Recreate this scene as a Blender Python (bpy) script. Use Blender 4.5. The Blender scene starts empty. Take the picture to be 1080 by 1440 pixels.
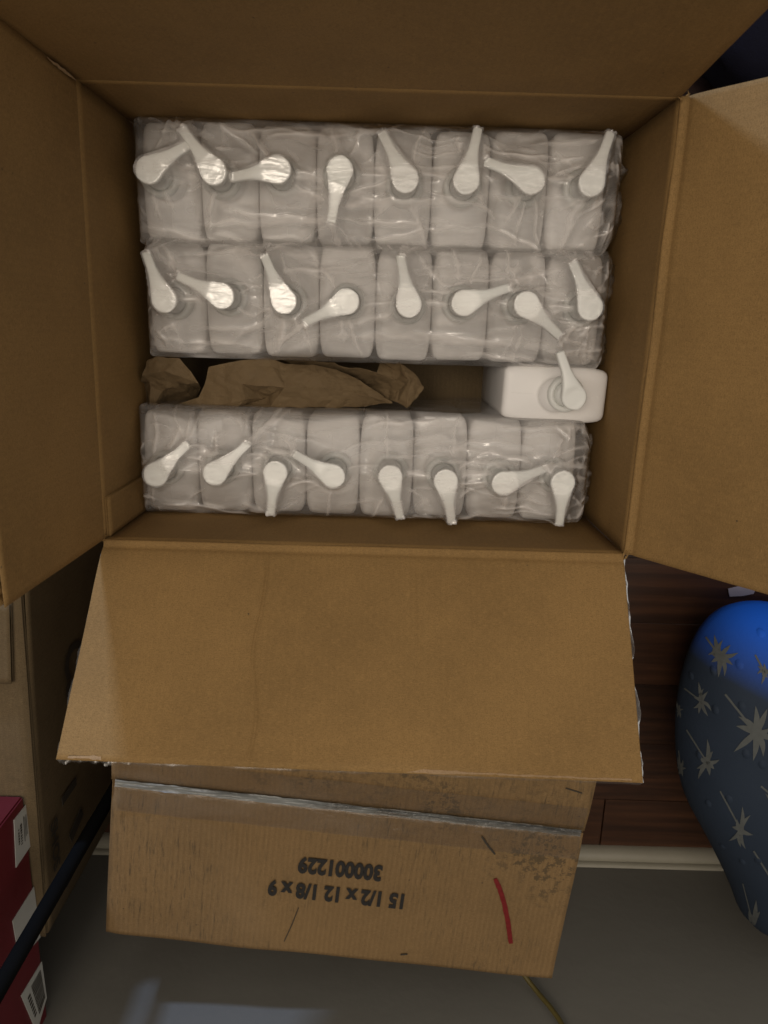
import bpy, bmesh, math, random
import numpy as np
from mathutils import Vector, Matrix, noise
random.seed(7)
C = bpy.context.scene.collection
SC = bpy.context.scene
H = 0.225                      # height of the open box's rim above the floor
# ------------------------------------------------------------------ camera
F = 1025.3
rx, ry, rz = -0.254096424, 0.0017023449, 0.028867354
cx, sx, cy, sy, cz, sz = math.cos(rx), math.sin(rx), math.cos(ry), math.sin(ry), math.cos(rz), math.sin(rz)
Rm = Matrix(((cz, -sz, 0), (sz, cz, 0), (0, 0, 1))) @ Matrix(((cy, 0, sy), (0, 1, 0), (-sy, 0, cy))) @ Matrix(((1, 0, 0), (0, cx, -sx), (0, sx, cx)))
CP = Vector((0.00990, 0.009089, 0.539173 + H))
cam = bpy.data.cameras.new('camera'); co = bpy.data.objects.new('camera', cam); C.objects.link(co)
co.matrix_world = Matrix.Translation(CP) @ Rm.to_4x4()
cam.sensor_fit = 'HORIZONTAL'; cam.sensor_width = 36; cam.lens = F / 1080 * 36
cam.clip_start = 0.02; cam.clip_end = 60
cam.dof.use_dof = True; cam.dof.focus_distance = 0.60; cam.dof.aperture_fstop = 16
SC.camera = co
SC.render.resolution_x = 768; SC.render.resolution_y = 1024
SC.view_settings.view_transform = 'Standard'; SC.view_settings.look = 'None'
SC.view_settings.exposure = 0; SC.view_settings.gamma = 1
SC.render.engine = 'CYCLES'; SC.cycles.max_bounces = 10; SC.cycles.transparent_max_bounces = 16
# ------------------------------------------------------------------ world and lamps
w = bpy.data.worlds.new('World'); SC.world = w; w.use_nodes = True
w.node_tree.nodes['Background'].inputs[0].default_value = (1.0, 0.94, 0.87, 1)
w.node_tree.nodes['Background'].inputs[1].default_value = 0.42
def lamp(name, loc, target, energy, size, col, size_y=None):
    l = bpy.data.lights.new(name, 'AREA'); l.energy = energy; l.color = col; l.size = size
    if size_y: l.shape = 'RECTANGLE'; l.size_y = size_y
    o = bpy.data.objects.new(name, l); C.objects.link(o); o.location = loc
    o.rotation_euler = (Vector(target) - Vector(loc)).to_track_quat('-Z', 'Y').to_euler()
    return o
lamp('ceiling_lamp', (-0.38, 0.22, 2.0), (0.0, 0.0, 0.2), 5.6, 0.36, (1.0, 0.87, 0.72))
lamp('ceiling_bounce_fill', (0.0, -0.20, 2.0), (0.0, 0.0, 0.2), 11.0, 1.3, (1.0, 0.87, 0.72))  # added soft fill for light bounced off the ceiling
lamp('window_light', (-1.00, 1.72, 0.56), (0.0, -0.2, 0.2), 26.0, 0.20, (0.45, 0.62, 1.0), 0.12)

# ------------------------------------------------------------------ helpers
def ray(x, y): return Rm @ Vector(((x - 540) / F, -(y - 720) / F, -1.0))
def at(x, y, z):            # pixel -> point on the level z (measured from the rim)
    d = ray(x, y); return CP + d * ((z + H - CP.z) / d.z)
def atx(x, y, X): d = ray(x, y); return CP + d * ((X - CP.x) / d.x)
def aty(x, y, Y): d = ray(x, y); return CP + d * ((Y - CP.y) / d.y)

def mesh_np(name, V, Fq, smooth=True, uv=None):
    me = bpy.data.meshes.new(name)
    me.from_pydata([tuple(v) for v in V], [], [tuple(f) for f in Fq])
    if uv is not None:
        l = me.uv_layers.new(name='UVMap')
        li = np.empty(len(me.loops), dtype=np.int32); me.loops.foreach_get('vertex_index', li)
        l.data.foreach_set('uv', np.asarray(uv, dtype=np.float32)[li].ravel())
    if smooth: me.polygons.foreach_set('use_smooth', [True] * len(me.polygons))
    me.update(); return me
def obj(name, me, mat, parent=None):
    """mesh given in world coordinates; stored relative to the thing's base"""
    o = bpy.data.objects.new(name, me); C.objects.link(o)
    if mat is not None and not me.materials: me.materials.append(mat)
    if parent is not None:
        r = parent; loc = Vector((0, 0, 0))
        while r is not None: loc += r.location; r = r.parent
        if not me.get('moved'):
            me.transform(Matrix.Translation(-loc)); me['moved'] = 1
        o.parent = parent
    return o
def thing(name, label, cat, loc=(0, 0, 0), group=None):
    o = bpy.data.objects.new(name, None); C.objects.link(o); o.location = loc; o.empty_display_size = .02
    o['label'] = label; o['category'] = cat
    if group: o['group'] = group
    return o
def tag(o, label, cat, group=None):
    o['label'] = label; o['category'] = cat
    if group: o['group'] = group
    return o
def grid_faces(nu, nv, off=0, flip=False):
    r = []
    for j in range(nv - 1):
        for i in range(nu - 1):
            a = off + j * nu + i
            q = (a, a + 1, a + nu + 1, a + nu)
            r.append(q[::-1] if flip else q)
    return r
def lerp(a, b, t): return a + (b - a) * t
def slab(fn, us, vs, t):
    """closed thin sheet: fn(u,v)->(point, normal); us, vs parameter lists; thickness t backwards"""
    nu, nv = len(us), len(vs); V = []; UV = []
    for s in (0, 1):
        for v in vs:
            for u in us:
                p, n, uvm = fn(u, v); V.append(p - n * (t * s)); UV.append(uvm)
    Fs = grid_faces(nu, nv) + grid_faces(nu, nv, nu * nv, True)
    k = nu * nv
    for i in range(nu - 1):
        Fs.append((i, i + k, i + 1 + k, i + 1)); a = (nv - 1) * nu + i; Fs.append((a, a + 1, a + 1 + k, a + k))
    for j in range(nv - 1):
        a = j * nu; Fs.append((a, a + nu, a + nu + k, a + k)); a = j * nu + nu - 1; Fs.append((a, a + k, a + nu + k, a + nu))
    return V, Fs, UV
def panel(name, P, mat, parent, warp=None, thick=0.0042, nu=40, nv=24, flutes=True, seed=0, hinge=True, wob=0.0008):
    """corrugated board: P = four inner-surface corners (00, 10, 11, 01); u runs along 00-10, flutes run along v"""
    P = [Vector(p) for p in P]
    N = (P[1] - P[0]).cross(P[3] - P[0]).normalized()
    lu = ((P[1] - P[0]).length + (P[2] - P[3]).length) / 2; lv = (P[3] - P[0]).length
    def base(u, v): return lerp(lerp(P[0], P[1], u), lerp(P[3], P[2], u), v)
    def off(u, v):
        q = Vector((u * lu * 9 + seed * 13.1, v * lv * 9, seed * 3.7))
        d = (wob * noise.noise(q) * 2 + wob * .35 * noise.noise(q * 4.3)) * min(1, v * 8)
        if hinge:
            s = v * lv
            d += hinge * 0.0013 * math.exp(-((s - .0015) / .0016) ** 2) - hinge * 0.0010 * math.exp(-((s - .0065) / .0022) ** 2)
        if warp: d += warp(u, v)
        return d
    def f_in(u, v): return base(u, v) + N * off(u, v), N, (u * lu, v * lv)
    def f_out(u, v): return base(u, v) + N * (off(u, v) - thick + .0005), N, (u * lu, v * lv)
    us = [i / nu for i in range(nu + 1)]
    vs = sorted(set([j / nv for j in range(nv + 1)] + ([s / lv for s in (.0007, .0015, .0023, .003, .004, .0055, .0065, .0075, .009, .011)] if hinge else [])))
    V, Fs, UV = slab(f_in, us, vs, .0005)
    V2, F2, UV2 = slab(f_out, [i / 12 for i in range(13)], [j / 8 for j in range(9)], .0005)
    k = len(V); V += V2; Fs += [tuple(i + k for i in f) for f in F2]; UV += UV2
    if flutes:
        n = int(lu / .0072) * 8; k = len(V); h = (thick - .0012) / 2; rows = [0.085 if hinge else 0.004, .25, .5, .75, 0.997]
        for v in rows:
            for i in range(n + 1):
                u = .003 + .994 * i / n
                V.append(base(u, v) + N * (off(u, v) - thick / 2 + h * math.sin(i / 8 * 2 * math.pi + .4 * noise.noise(Vector((i * .11, seed, 0)))))); UV.append((u * lu, v * lv))
        Fs += grid_faces(n + 1, len(rows), k)
    return obj(name, mesh_np(name, V, Fs, True, UV), mat, parent)
def ribbon(pts, wdt, up=Vector((0, 0, 1)), t=.0004, jag=0, seed=0):
    """thin flat strip through pts"""
    V = []; Fs = []
    n = len(pts)
    for i, p in enumerate(pts):
        d = (pts[min(i + 1, n - 1)] - pts[max(i - 1, 0)]).normalized(); s = d.cross(up).normalized()
        wv = wdt[i] if isinstance(wdt, (list, tuple)) else wdt
        a = wv / 2 * (1 + jag * noise.noise(Vector((i * .9, seed, 1)))); b = wv / 2 * (1 + jag * noise.noise(Vector((i * .9, seed, 7))))
        V += [p + s * a, p - s * b, p - s * b - up * t, p + s * a - up * t]
    for i in range(n - 1):
        a = i * 4
        for k in range(4): Fs.append((a + k, a + 4 + k, a + 4 + (k + 1) % 4, a + (k + 1) % 4))
    Fs += [(0, 1, 2, 3), (n * 4 - 1, n * 4 - 2, n * 4 - 3, n * 4 - 4)]
    return V, Fs
def lathe(prof, n=32, cx=0, cy=0):
    V = []; Fs = []
    for r, z in prof:
        for i in range(n):
            a = 2 * math.pi * i / n; V.append((cx + r * math.cos(a), cy + r * math.sin(a), z))
    for j in range(len(prof) - 1):
        for i in range(n):
            a = j * n + i; b = j * n + (i + 1) % n; Fs.append((a, b, b + n, a + n))
    Fs.append(tuple(range(n))[::-1]); Fs.append(tuple(range((len(prof) - 1) * n, len(prof) * n)))
    return V, Fs
def boxmesh(name, O, U, V, W, mat, parent, bev=.001):
    bm = bmesh.new(); O, U, V, W = map(Vector, (O, U, V, W))
    vs = [bm.verts.new(O + U * a + V * b + W * c) for a, b, c in ((0,0,0),(1,0,0),(1,1,0),(0,1,0),(0,0,1),(1,0,1),(1,1,1),(0,1,1))]
    for f in ((0,3,2,1),(4,5,6,7),(0,1,5,4),(1,2,6,5),(2,3,7,6),(3,0,4,7)): bm.faces.new([vs[i] for i in f])
    bmesh.ops.recalc_face_normals(bm, faces=bm.faces)
    if bev: bmesh.ops.bevel(bm, geom=list(bm.edges), offset=bev, segments=2, affect='EDGES')
    me = bpy.data.meshes.new(name); bm.to_mesh(me); bm.free()
    return obj(name, me, mat, parent)
def lettering(name, text, O, X, Y, width, mat, parent, lift=.0003, bold=.03, hscale=1.0, size=None):
    cu = bpy.data.curves.new(name, 'FONT'); cu.body = text; cu.size = 1; cu.offset = bold; cu.extrude = .0; cu.resolution_u = 3
    o = bpy.data.objects.new('tmp', cu); C.objects.link(o)
    me = bpy.data.meshes.new_from_object(o); bpy.data.objects.remove(o)
    xs = [v.co.x for v in me.vertices]; x0, x1 = min(xs), max(xs); s = width / (x1 - x0)
    X = X.normalized(); Y = Y.normalized(); N = X.cross(Y).normalized(); sy_ = (size if size else s) * hscale
    for v in me.vertices: v.co = O + X * ((v.co.x - x0) * s) + Y * (v.co.y * sy_) + N * lift
    me.name = name
    return obj(name, me, mat, parent)

# ------------------------------------------------------------------ materials
class NT:
    def __init__(s, name):
        s.m = bpy.data.materials.new(name); s.m.use_nodes = True; s.t = s.m.node_tree; s.n = s.t.nodes; s.l = s.t.links
        s.b = s.n['Principled BSDF']; s.out = s.n['Material Output']
    def new(s, t, **k):
        n = s.n.new(t)
        for a, v in k.items(): setattr(n, a, v)
        return n
    def link(s, a, b): s.l.new(a, b)
    def coord(s, kind='Object', scale=(1, 1, 1), rot=(0, 0, 0)):
        c = s.new('ShaderNodeTexCoord'); m = s.new('ShaderNodeMapping'); m.inputs['Scale'].default_value = scale; m.inputs['Rotation'].default_value = rot
        s.link(c.outputs[kind], m.inputs[0]); return m.outputs[0]
    def noise(s, vec, scale, detail=4, rough=.55, dist=0):
        n = s.new('ShaderNodeTexNoise'); n.inputs['Scale'].default_value = scale; n.inputs['Detail'].default_value = detail
        n.inputs['Roughness'].default_value = rough; n.inputs['Distortion'].default_value = dist; s.link(vec, n.inputs['Vector']); return n.outputs['Fac']
    def ramp(s, f, stops):
        r = s.new('ShaderNodeValToRGB'); e = r.color_ramp.elements
        while len(e) < len(stops): e.new(.5)
        for i, (p, c) in enumerate(stops): e[i].position = p; e[i].color = (c, c, c, 1) if isinstance(c, (int, float)) else (*c, 1)
        s.link(f, r.inputs[0]); return r.outputs[0]
    def mix(s, a, b, f, mode='MIX'):
        m = s.new('ShaderNodeMix', data_type='RGBA', blend_type=mode)
        for v, i in ((f, 0), (a, 6), (b, 7)):
            if hasattr(v, 'links'): s.link(v, m.inputs[i])
            elif i == 0: m.inputs[0].default_value = v
            else: m.inputs[i].default_value = (*v, 1) if len(v) == 3 else v
        return m.outputs[2]
    def math(s, op, a, b=0.0):
        m = s.new('ShaderNodeMath', operation=op)
        for i, v in enumerate((a, b)):
            if hasattr(v, 'links'): s.link(v, m.inputs[i])
            else: m.inputs[i].default_value = v
        return m.outputs[0]
    def bump(s, h, dist, strength=1.0):
        b = s.new('ShaderNodeBump'); b.inputs['Distance'].default_value = dist; b.inputs['Strength'].default_value = strength
        s.link(h, b.inputs['Height']); s.link(b.outputs[0], s.b.inputs['Normal']); return b
def cardboard(name, base, flute=.10, grime=0.0, rough=.8, gcol=(.05, .04, .025)):
    k = NT(name); uv = k.coord('UV'); ob = k.coord('Object')
    big = k.noise(ob, 9, 3); mid = k.noise(ob, 120, 5, .6); fine = k.noise(ob, 1300, 3, .7)
    fib = k.noise(k.coord('UV', (260, 1400, 1)), 1, 3, .6)
    c = k.mix(tuple(v * .86 for v in base), tuple(v * 1.14 for v in base), k.ramp(big, [(.3, 0), (.7, 1)]))
    c = k.mix(c, tuple(min(1, v * 1.35) for v in base), k.math('MULTIPLY', k.ramp(mid, [(.45, 0), (.8, 1)]), .35))
    c = k.mix(c, (base[0] * .52, base[1] * .48, base[2] * .42), k.math('MULTIPLY', k.ramp(fine, [(.46, 0), (.70, 1)]), .75))
    c = k.mix(c, (base[0] * 1.5, base[1] * 1.5, base[2] * 1.55), k.math('MULTIPLY', k.ramp(fib, [(.50, 0), (.78, 1)]), .55))
    wv = k.new('ShaderNodeTexWave'); wv.inputs['Scale'].default_value = 1 / .0072 / 3.1416 / 2 * 3.1416; wv.inputs['Distortion'].default_value = .6; wv.inputs['Detail'].default_value = 1
    k.link(uv, wv.inputs['Vector'])
    band = k.math('MULTIPLY', wv.outputs['Fac'], k.noise(ob, 14, 2))
    c = k.mix(c, (base[0] * .6, base[1] * .55, base[2] * .5), k.math('MULTIPLY', band, flute * 2))
    vo = k.new('ShaderNodeTexVoronoi'); vo.inputs['Scale'].default_value = 55; k.link(ob, vo.inputs['Vector'])
    spk = k.math('MULTIPLY', k.ramp(vo.outputs['Distance'], [(.025, 1), (.05, 0)]), k.ramp(vo.outputs['Color'], [(.55, 0), (.6, 1)]))
    c = k.mix(c, (.035, .028, .02), k.math('MULTIPLY', spk, .75))
    if grime:
        g1 = k.noise(ob, 150, 6, .75); g2 = k.noise(ob, 16, 2); g3 = k.noise(k.coord('UV', (420, 46, 1)), 1, 4, .7)
        def spot(px_, rad):              # scuffs gather at a few knocked places
            vd = k.new('ShaderNodeVectorMath', operation='DISTANCE'); k.link(k.new('ShaderNodeTexCoord').outputs['Object'], vd.inputs[0])
            vd.inputs[1].default_value = px_; return k.math('MAXIMUM', k.math('SUBTRACT', 1.0, k.math('DIVIDE', vd.outputs['Value'], rad)), 0.0)
        m_ = k.math('MAXIMUM', spot((.085, .030, H), .10), k.math('MAXIMUM', spot((.165, -.045, H), .075), spot((-.045, .040, H), .06)))
        g = k.math('MULTIPLY', k.ramp(g1, [(.50, 0), (.56, 1)]), k.math('MINIMUM', k.math('MULTIPLY', k.math('MULTIPLY', m_, 1.7), k.ramp(g2, [(.40, .1), (.58, 1)])), 1.0))
        g = k.math('MAXIMUM', k.math('MULTIPLY', g, .75), k.math('MULTIPLY', k.math('MULTIPLY', k.ramp(g3, [(.52, 0), (.70, 1)]), .75), k.ramp(k.noise(ob, 11, 2), [(.42, 0), (.58, 1)])))
        c = k.mix(c, gcol, k.math('MULTIPLY', g, grime))
    k.link(c, k.b.inputs['Base Color']); k.b.inputs['Roughness'].default_value = rough
    k.b.inputs['Specular IOR Level'].default_value = .25
    hh = k.math('ADD', k.math('MULTIPLY', fine, .5), k.math('MULTIPLY', wv.outputs['Fac'], flute * 2.5)); hh = k.math('ADD', hh, k.math('MULTIPLY', mid, .8))
    k.bump(hh, .00022, .8)
    return k.m
M = {}
M['board'] = cardboard('cardboard_inside', (.252, .152, .055), .06)
M['board_worn_leak'] = cardboard('cardboard_torn_leak', (.34, .225, .12), .02)
M['board_text'] = cardboard('cardboard_outside_printed', (.215, .136, .060), .20, .9)
M['board_left'] = cardboard('cardboard_dark_olive', (.135, .096, .050), .10, .25)
def plain(name, col, rough=.5, var=.12, scale=60, bump=.0, spec=.5, sub=0):
    k = NT(name); ob = k.coord('Object'); n = k.noise(ob, scale, 5)
    k.link(k.mix(tuple(v * (1 - var) for v in col), tuple(min(1, v * (1 + var)) for v in col), n), k.b.inputs['Base Color'])
    k.b.inputs['Specular IOR Level'].default_value = spec
    k.link(k.math('ADD', k.math('MULTIPLY', n, .2), rough - .1), k.b.inputs['Roughness'])
    if bump: k.bump(k.noise(ob, scale * 6, 4), bump)
    if sub:
        k.b.inputs['Subsurface Weight'].default_value = sub; k.b.inputs['Subsurface Radius'].default_value = (.006, .005, .004); k.b.inputs['Subsurface Scale'].default_value = 1
    return k.m
M['bottle'] = plain('bottle_white_plastic', (.82, .80, .78), .42, .03, 40, .00008, .45)
M['pump'] = plain('pump_white_plastic', (.78, .79, .76), .35, .02, 40, .00004, .5)
M['dark'] = plain('pump_stem_gap', (.05, .05, .05), .6)
M['ink'] = plain('black_ink', (.022, .02, .018), .6, .3, 300, 0, .3)
M['ink_faded'] = plain('faded_black_ink', (.05, .042, .032), .7, .3, 300, 0, .2)
M['red_ink'] = plain('red_marker_ink', (.16, .012, .012), .5, .35, 250, 0, .3)
M['paper'] = plain('kraft_paper', (.155, .106, .054), .75, .16, 90, .0003, .25)
M['white_paint'] = plain('white_trim_paint', (.30, .28, .22), .45, .10, 30, .0002)
M['wall'] = plain('grey_wall_paint', (.180, .172, .148), .75, .10, 9, .0004, .3)
M['red_box'] = plain('red_card', (.125, .011, .016), .5, .12, 30, .0001, .4)
M['label'] = plain('white_label_paper', (.50, .50, .46), .5, .06, 100)
M['black'] = plain('black_metal', (.0085, .0085, .0085), .9, .2, 50, 0, .0)
M['navy'] = plain('navy_cloth', (.006, .006, .014), .85, .3, 200, .0008, .15)
M['cable'] = plain('yellow_brown_cable', (.11, .085, .022), .5, .2, 100)
M['palm'] = plain('grey_palm_print', (.105, .112, .108), .9, .25, 160, 0, .2)
M['patch'] = plain('pale_lilac', (.42, .40, .50), .6, .1, 80)
def film(name, haze, gloss_r, wr_scale, wr_dist, tint=(1, 1, 1), milk=(.80, .78, .74), base=.3, gl=1.6):
    k = NT(name); k.n.remove(k.b); ob = k.coord('Object')
    pa = k.noise(ob, 22, 3, .5, .5); at_ = k.new('ShaderNodeAttribute'); at_.attribute_name = 'stress'; st = at_.outputs['Fac']
    so = k.noise(k.coord('Object', (7, 34, 20), (0, 0, .08)), 1, 3, .5, 1.2)
    h = k.math('ADD', k.noise(ob, wr_scale, 3, .5, .8), k.math('MULTIPLY', k.noise(k.coord('Object', (40, 150, 90), (0, 0, -.1)), 1, 3, .5, 1.5), .5))
    b = k.new('ShaderNodeBump'); b.inputs['Distance'].default_value = wr_dist; k.link(h, b.inputs['Height'])
    tr = k.new('ShaderNodeBsdfTransparent'); tr.inputs[0].default_value = (*tint, 1)
    gl_ = k.new('ShaderNodeBsdfGlossy'); gl_.inputs['Roughness'].default_value = gloss_r; gl_.inputs[0].default_value = (.95, .95, .95, 1); k.link(b.outputs[0], gl_.inputs['Normal'])
    df = k.new('ShaderNodeBsdfDiffuse'); df.inputs[0].default_value = (*milk, 1)
    fr = k.new('ShaderNodeFresnel'); fr.inputs['IOR'].default_value = 1.5; k.link(b.outputs[0], fr.inputs['Normal'])
    m1 = k.new('ShaderNodeMixShader'); m2 = k.new('ShaderNodeMixShader')
    f1 = k.math('MULTIPLY', k.math('ADD', k.ramp(pa, [(.35, base), (.7, 1)]), k.math('MULTIPLY', k.ramp(so, [(.47, 0), (.64, 1)]), .9)), haze)
    f1 = k.math('MINIMUM', k.math('ADD', f1, k.math('MULTIPLY', st, .32)), .85)
    k.link(f1, m1.inputs[0]); k.link(tr.outputs[0], m1.inputs[1]); k.link(df.outputs[0], m1.inputs[2])
    f2 = k.math('MINIMUM', k.math('MULTIPLY', fr.outputs[0], gl), .8)
    k.link(f2, m2.inputs[0]); k.link(m1.outputs[0], m2.inputs[1]); k.link(gl_.outputs[0], m2.inputs[2])
    k.link(m2.outputs[0], k.out.inputs[0]); return k.m
M['film'] = film('clear_plastic_film', .22, .14, 45, .0004, milk=(.90, .86, .83), base=.40, gl=1.3)
M['tape'] = film('clear_packing_tape', .08, .22, 90, .0005, (.90, .89, .86), (.42, .33, .23), gl=1.3)
M['tape_thin'] = film('thin_wrinkled_tape', .07, .3, 120, .0005, (.95, .95, .94), (.45, .41, .35), gl=1.0)
M['tape_seam'] = film('crumpled_packing_tape', .55, .3, 260, .0009, (.62, .64, .64), (.24, .25, .24), gl=1.0)
def woodmat():
    k = NT('dark_oak'); oi = k.new('ShaderNodeObjectInfo'); c = k.new('ShaderNodeTexCoord')
    va = k.new('ShaderNodeVectorMath', operation='ADD'); k.link(c.outputs['Object'], va.inputs[0])
    cb = k.new('ShaderNodeCombineXYZ'); k.link(k.math('MULTIPLY', oi.outputs['Random'], 9.0), cb.inputs[0]); k.link(k.math('MULTIPLY', oi.outputs['Random'], 5.0), cb.inputs[1]); k.link(cb.outputs[0], va.inputs[1])
    mp = k.new('ShaderNodeMapping'); mp.inputs['Scale'].default_value = (2.2, 34, 30); k.link(va.outputs[0], mp.inputs[0])
    g = k.noise(mp.outputs[0], 1, 5, .6, 1.4)
    mp2 = k.new('ShaderNodeMapping'); mp2.inputs['Scale'].default_value = (22, 620, 300); k.link(va.outputs[0], mp2.inputs[0]); p = k.noise(mp2.outputs[0], 1, 3, .6)
    wv = k.new('ShaderNodeTexWave', bands_direction='Y'); wv.inputs['Scale'].default_value = 1.0; wv.inputs['Distortion'].default_value = 7; wv.inputs['Detail'].default_value = 4; wv.inputs['Detail Scale'].default_value = .6
    mp3 = k.new('ShaderNodeMapping'); mp3.inputs['Scale'].default_value = (2.2, 17, 14); k.link(va.outputs[0], mp3.inputs[0]); k.link(mp3.outputs[0], wv.inputs['Vector'])
    col = k.mix((.075, .031, .014), (.026, .011, .006), k.ramp(g, [(.35, 0), (.65, 1)]))
    col = k.mix(col, (.022, .010, .006), k.math('MULTIPLY', k.ramp(wv.outputs['Fac'], [(.50, 0), (.95, 1)]), .45))
    col = k.mix(col, (.03, .014, .008), k.math('MULTIPLY', k.ramp(p, [(.5, 0), (.7, 1)]), .45))
    hs = k.new('ShaderNodeHueSaturation'); k.link(k.math('ADD', k.math('MULTIPLY', oi.outputs['Random'], .5), .75), hs.inputs['Value']); k.link(col, hs.inputs['Color'])
    k.link(hs.outputs[0], k.b.inputs['Base Color']); k.b.inputs['Roughness'].default_value = .42; k.bump(k.math('ADD', g, p), .0002, .6)
    return k.m
M['wood'] = woodmat()
def poufmat():
    k = NT('blue_grey_vinyl'); ob = k.coord('Object')
    col = k.mix((.018, .028, .045), (.030, .043, .068), k.noise(ob, 12, 3)); 
    # blue skylight painted over one end, fading into the grey body
    sp = k.new('ShaderNodeSeparateXYZ'); k.link(k.new('ShaderNodeTexCoord').outputs['Object'], sp.inputs[0])
    f = k.math('ADD', k.math('MULTIPLY', sp.outputs['Y'], 1.0), k.math('MULTIPLY', sp.outputs['X'], .35))
    col = k.mix(col, (.008, .15, .95), k.ramp(f, [(.07, 0), (.145, 1)]))
    k.link(col, k.b.inputs['Base Color']); k.b.inputs['Roughness'].default_value = .75; k.b.inputs['Specular IOR Level'].default_value = .25; k.bump(k.noise(ob, 500, 3), .0003, .5)
    return k.m
M['pouf'] = poufmat()

# ------------------------------------------------------------------ the setting: floor, wall, skirting
YW = -0.622
fl = bpy.data.objects.new('wood_floor', None); C.objects.link(fl); fl['kind'] = 'structure'
def plank_mesh(L, Wd):
    bm = bmesh.new(); bmesh.ops.create_cube(bm, size=1)
    for v in bm.verts: v.co = Vector((v.co.x * L, v.co.y * Wd, v.co.z * .018 - .009))
    bmesh.ops.bevel(bm, geom=[e for e in bm.edges if all(v.co.z > -.001 for v in e.verts)], offset=.0003, segments=1, affect='EDGES')
    me = bpy.data.meshes.new('plank'); bm.to_mesh(me); bm.free(); me.materials.append(M['wood']); return me
PW = .0765
pm = plank_mesh(.8985, PW - .0004)
y = YW + .012 + PW / 2 - .006; r = 0
while y < 1.1:
    off = random.uniform(-.45, .45)
    for i in range(-2, 3):
        o = bpy.data.objects.new('plank', pm); C.objects.link(o); o.parent = fl; o.location = (i * .90 + off, y, random.uniform(-.0002, .0003))
    y += PW; r += 1
subf = mesh_np('subfloor', [(-4, YW - .3, -.02), (4, YW - .3, -.02), (4, 4, -.02), (-4, 4, -.02)], [(0, 1, 2, 3)], False)
o = obj('subfloor', subf, plain('subfloor_board', (.05, .03, .02), .9)); o['kind'] = 'structure'
def strip(name, prof, x0, x1, mat, parent=None, n=60, wob=.0004):
    V = []; Fs = []; k = len(prof)
    for i in range(n + 1):
        x = lerp(x0, x1, i / n)
        for (yy, zz) in prof: V.append((x, yy + wob * noise.noise(Vector((x * 8, zz * 30, 0))), zz + wob * .6 * noise.noise(Vector((x * 9, 3, yy * 20)))))
    for i in range(n):
        for j in range(k - 1): a = i * k + j; Fs.append((a, a + k, a + k + 1, a + 1))
    return obj(name, mesh_np(name, V, Fs, True), mat, parent)
wl = strip('wall', [(YW - .12, 0), (YW - .12, 2.4), (YW, 2.4), (YW, .9), (YW, .3), (YW, .10), (YW, .0)], -1.8, 1.8, M['wall'], wob=.002); wl['kind'] = 'structure'
sk = bpy.data.objects.new('skirting_board', None); C.objects.link(sk); sk['kind'] = 'structure'
arc = [(YW + .0068 + .0115 * math.cos(a * math.pi / 16), .0005 + .0125 * math.sin(a * math.pi / 16)) for a in range(9)]
strip('shoe_moulding', [(YW + .0183, .0)] + arc + [(YW + .0052, .0125)], -1.8, 1.8, M['white_paint'], sk)
strip('skirting_strip', [(YW + .0050, .0), (YW + .0050, .0135), (YW + .0045, .0165), (YW + .0025, .0180), (YW + .0008, .0185)], -1.8, 1.8, M['white_paint'], sk)

# ------------------------------------------------------------------ open cardboard box
TL, TR, BR, BL = at(107, 112, 0), at(957, 137, 0), at(877, 778, 0), at(147, 758, 0)
Z0 = Vector((0, 0, 0))
def low(p, dx=0, dy=0): return Vector((p.x + dx, p.y + dy, .006))
bTL, bTR, bBR, bBL = low(TL, .003, 0), low(TR, -.004, 0), low(BR, -.002, 0), low(BL, .004, 0)
ob_ = thing('open_cardboard_box', 'open brown cardboard box packed with white pump bottles, all four flaps raised', 'cardboard box', (0, 0, 0))
dz = Vector((0, 0, -.0003))
panel('wall', [TR - dz, TL - dz, bTL, bTR], M['board'], ob_, seed=1, hinge=False, nu=30)     # far side in the picture's top
panel('wall', [BR - dz, TR - dz, bTR, bBR], M['board'], ob_, seed=2, hinge=False, nu=30)
panel('wall', [BL - dz, BR - dz, bBR, bBL], M['board'], ob_, seed=3, hinge=False, nu=30)
panel('wall', [TL - dz, BL - dz, bBL, bTL], M['board'], ob_, seed=4, hinge=False, nu=30)
panel('bottom_panel', [low(BL, -.004, -.004) , low(BR, .004, -.004), low(TR, .004, .004), low(TL, -.004, .004)], M['board_left'], ob_, seed=5, hinge=False, flutes=False)  # darker olive board puts the shade deep in the box into colour
# glue tab inside the left wall
tb0 = Vector((BL.x + .0028, -.1265, H - .004)); 
panel('glue_tab', [tb0, Vector((BL.x + .0028, BL.y + .0008, H - .004)), Vector((bBL.x + .0028, bBL.y + .0008, .02)), Vector((bBL.x + .0028, -.1265, .02))], M['board'], ob_, seed=6, hinge=False, thick=.0022, flutes=False, nu=8)
def crease(u0, wig, amp, v0=0., v1=1., sg=.0045, seed=0):
    def f(u, v):
        if v < v0 or v > v1: return 0
        c = u0 + wig * noise.noise(Vector((v * 3, seed, 0)))
        return amp * math.exp(-((u - c) / sg) ** 2) * min(1, (v - v0) * 8, (v1 - v) * 12 + .3)
    return f
# front flap (towards the wall)
FLc, FRc = atx(78, 1068, BL.x), atx(904, 1101, BR.x)
c1 = crease(.685, .022, .0016, .06, 1.01, .0026, 2); c2 = crease(.40, .006, .0007, .1, .55, .0024, 5)
def wf(u, v): return c1(u, v) + c2(u, v) + .0016 * math.sin(math.pi * u) * v - .002 * math.exp(-((u) / .02) ** 2) * v * 0 + .0012 * noise.noise(Vector((u * 4, v * 3, 2)))
fr_flap = panel('flap', [BR, BL, FLc, FRc], M['board'], ob_, warp=wf, seed=11, nu=480, nv=36)
fr_flap['label'] = 'flap nearest the skirting board, leaning out over the printed box'
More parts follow.
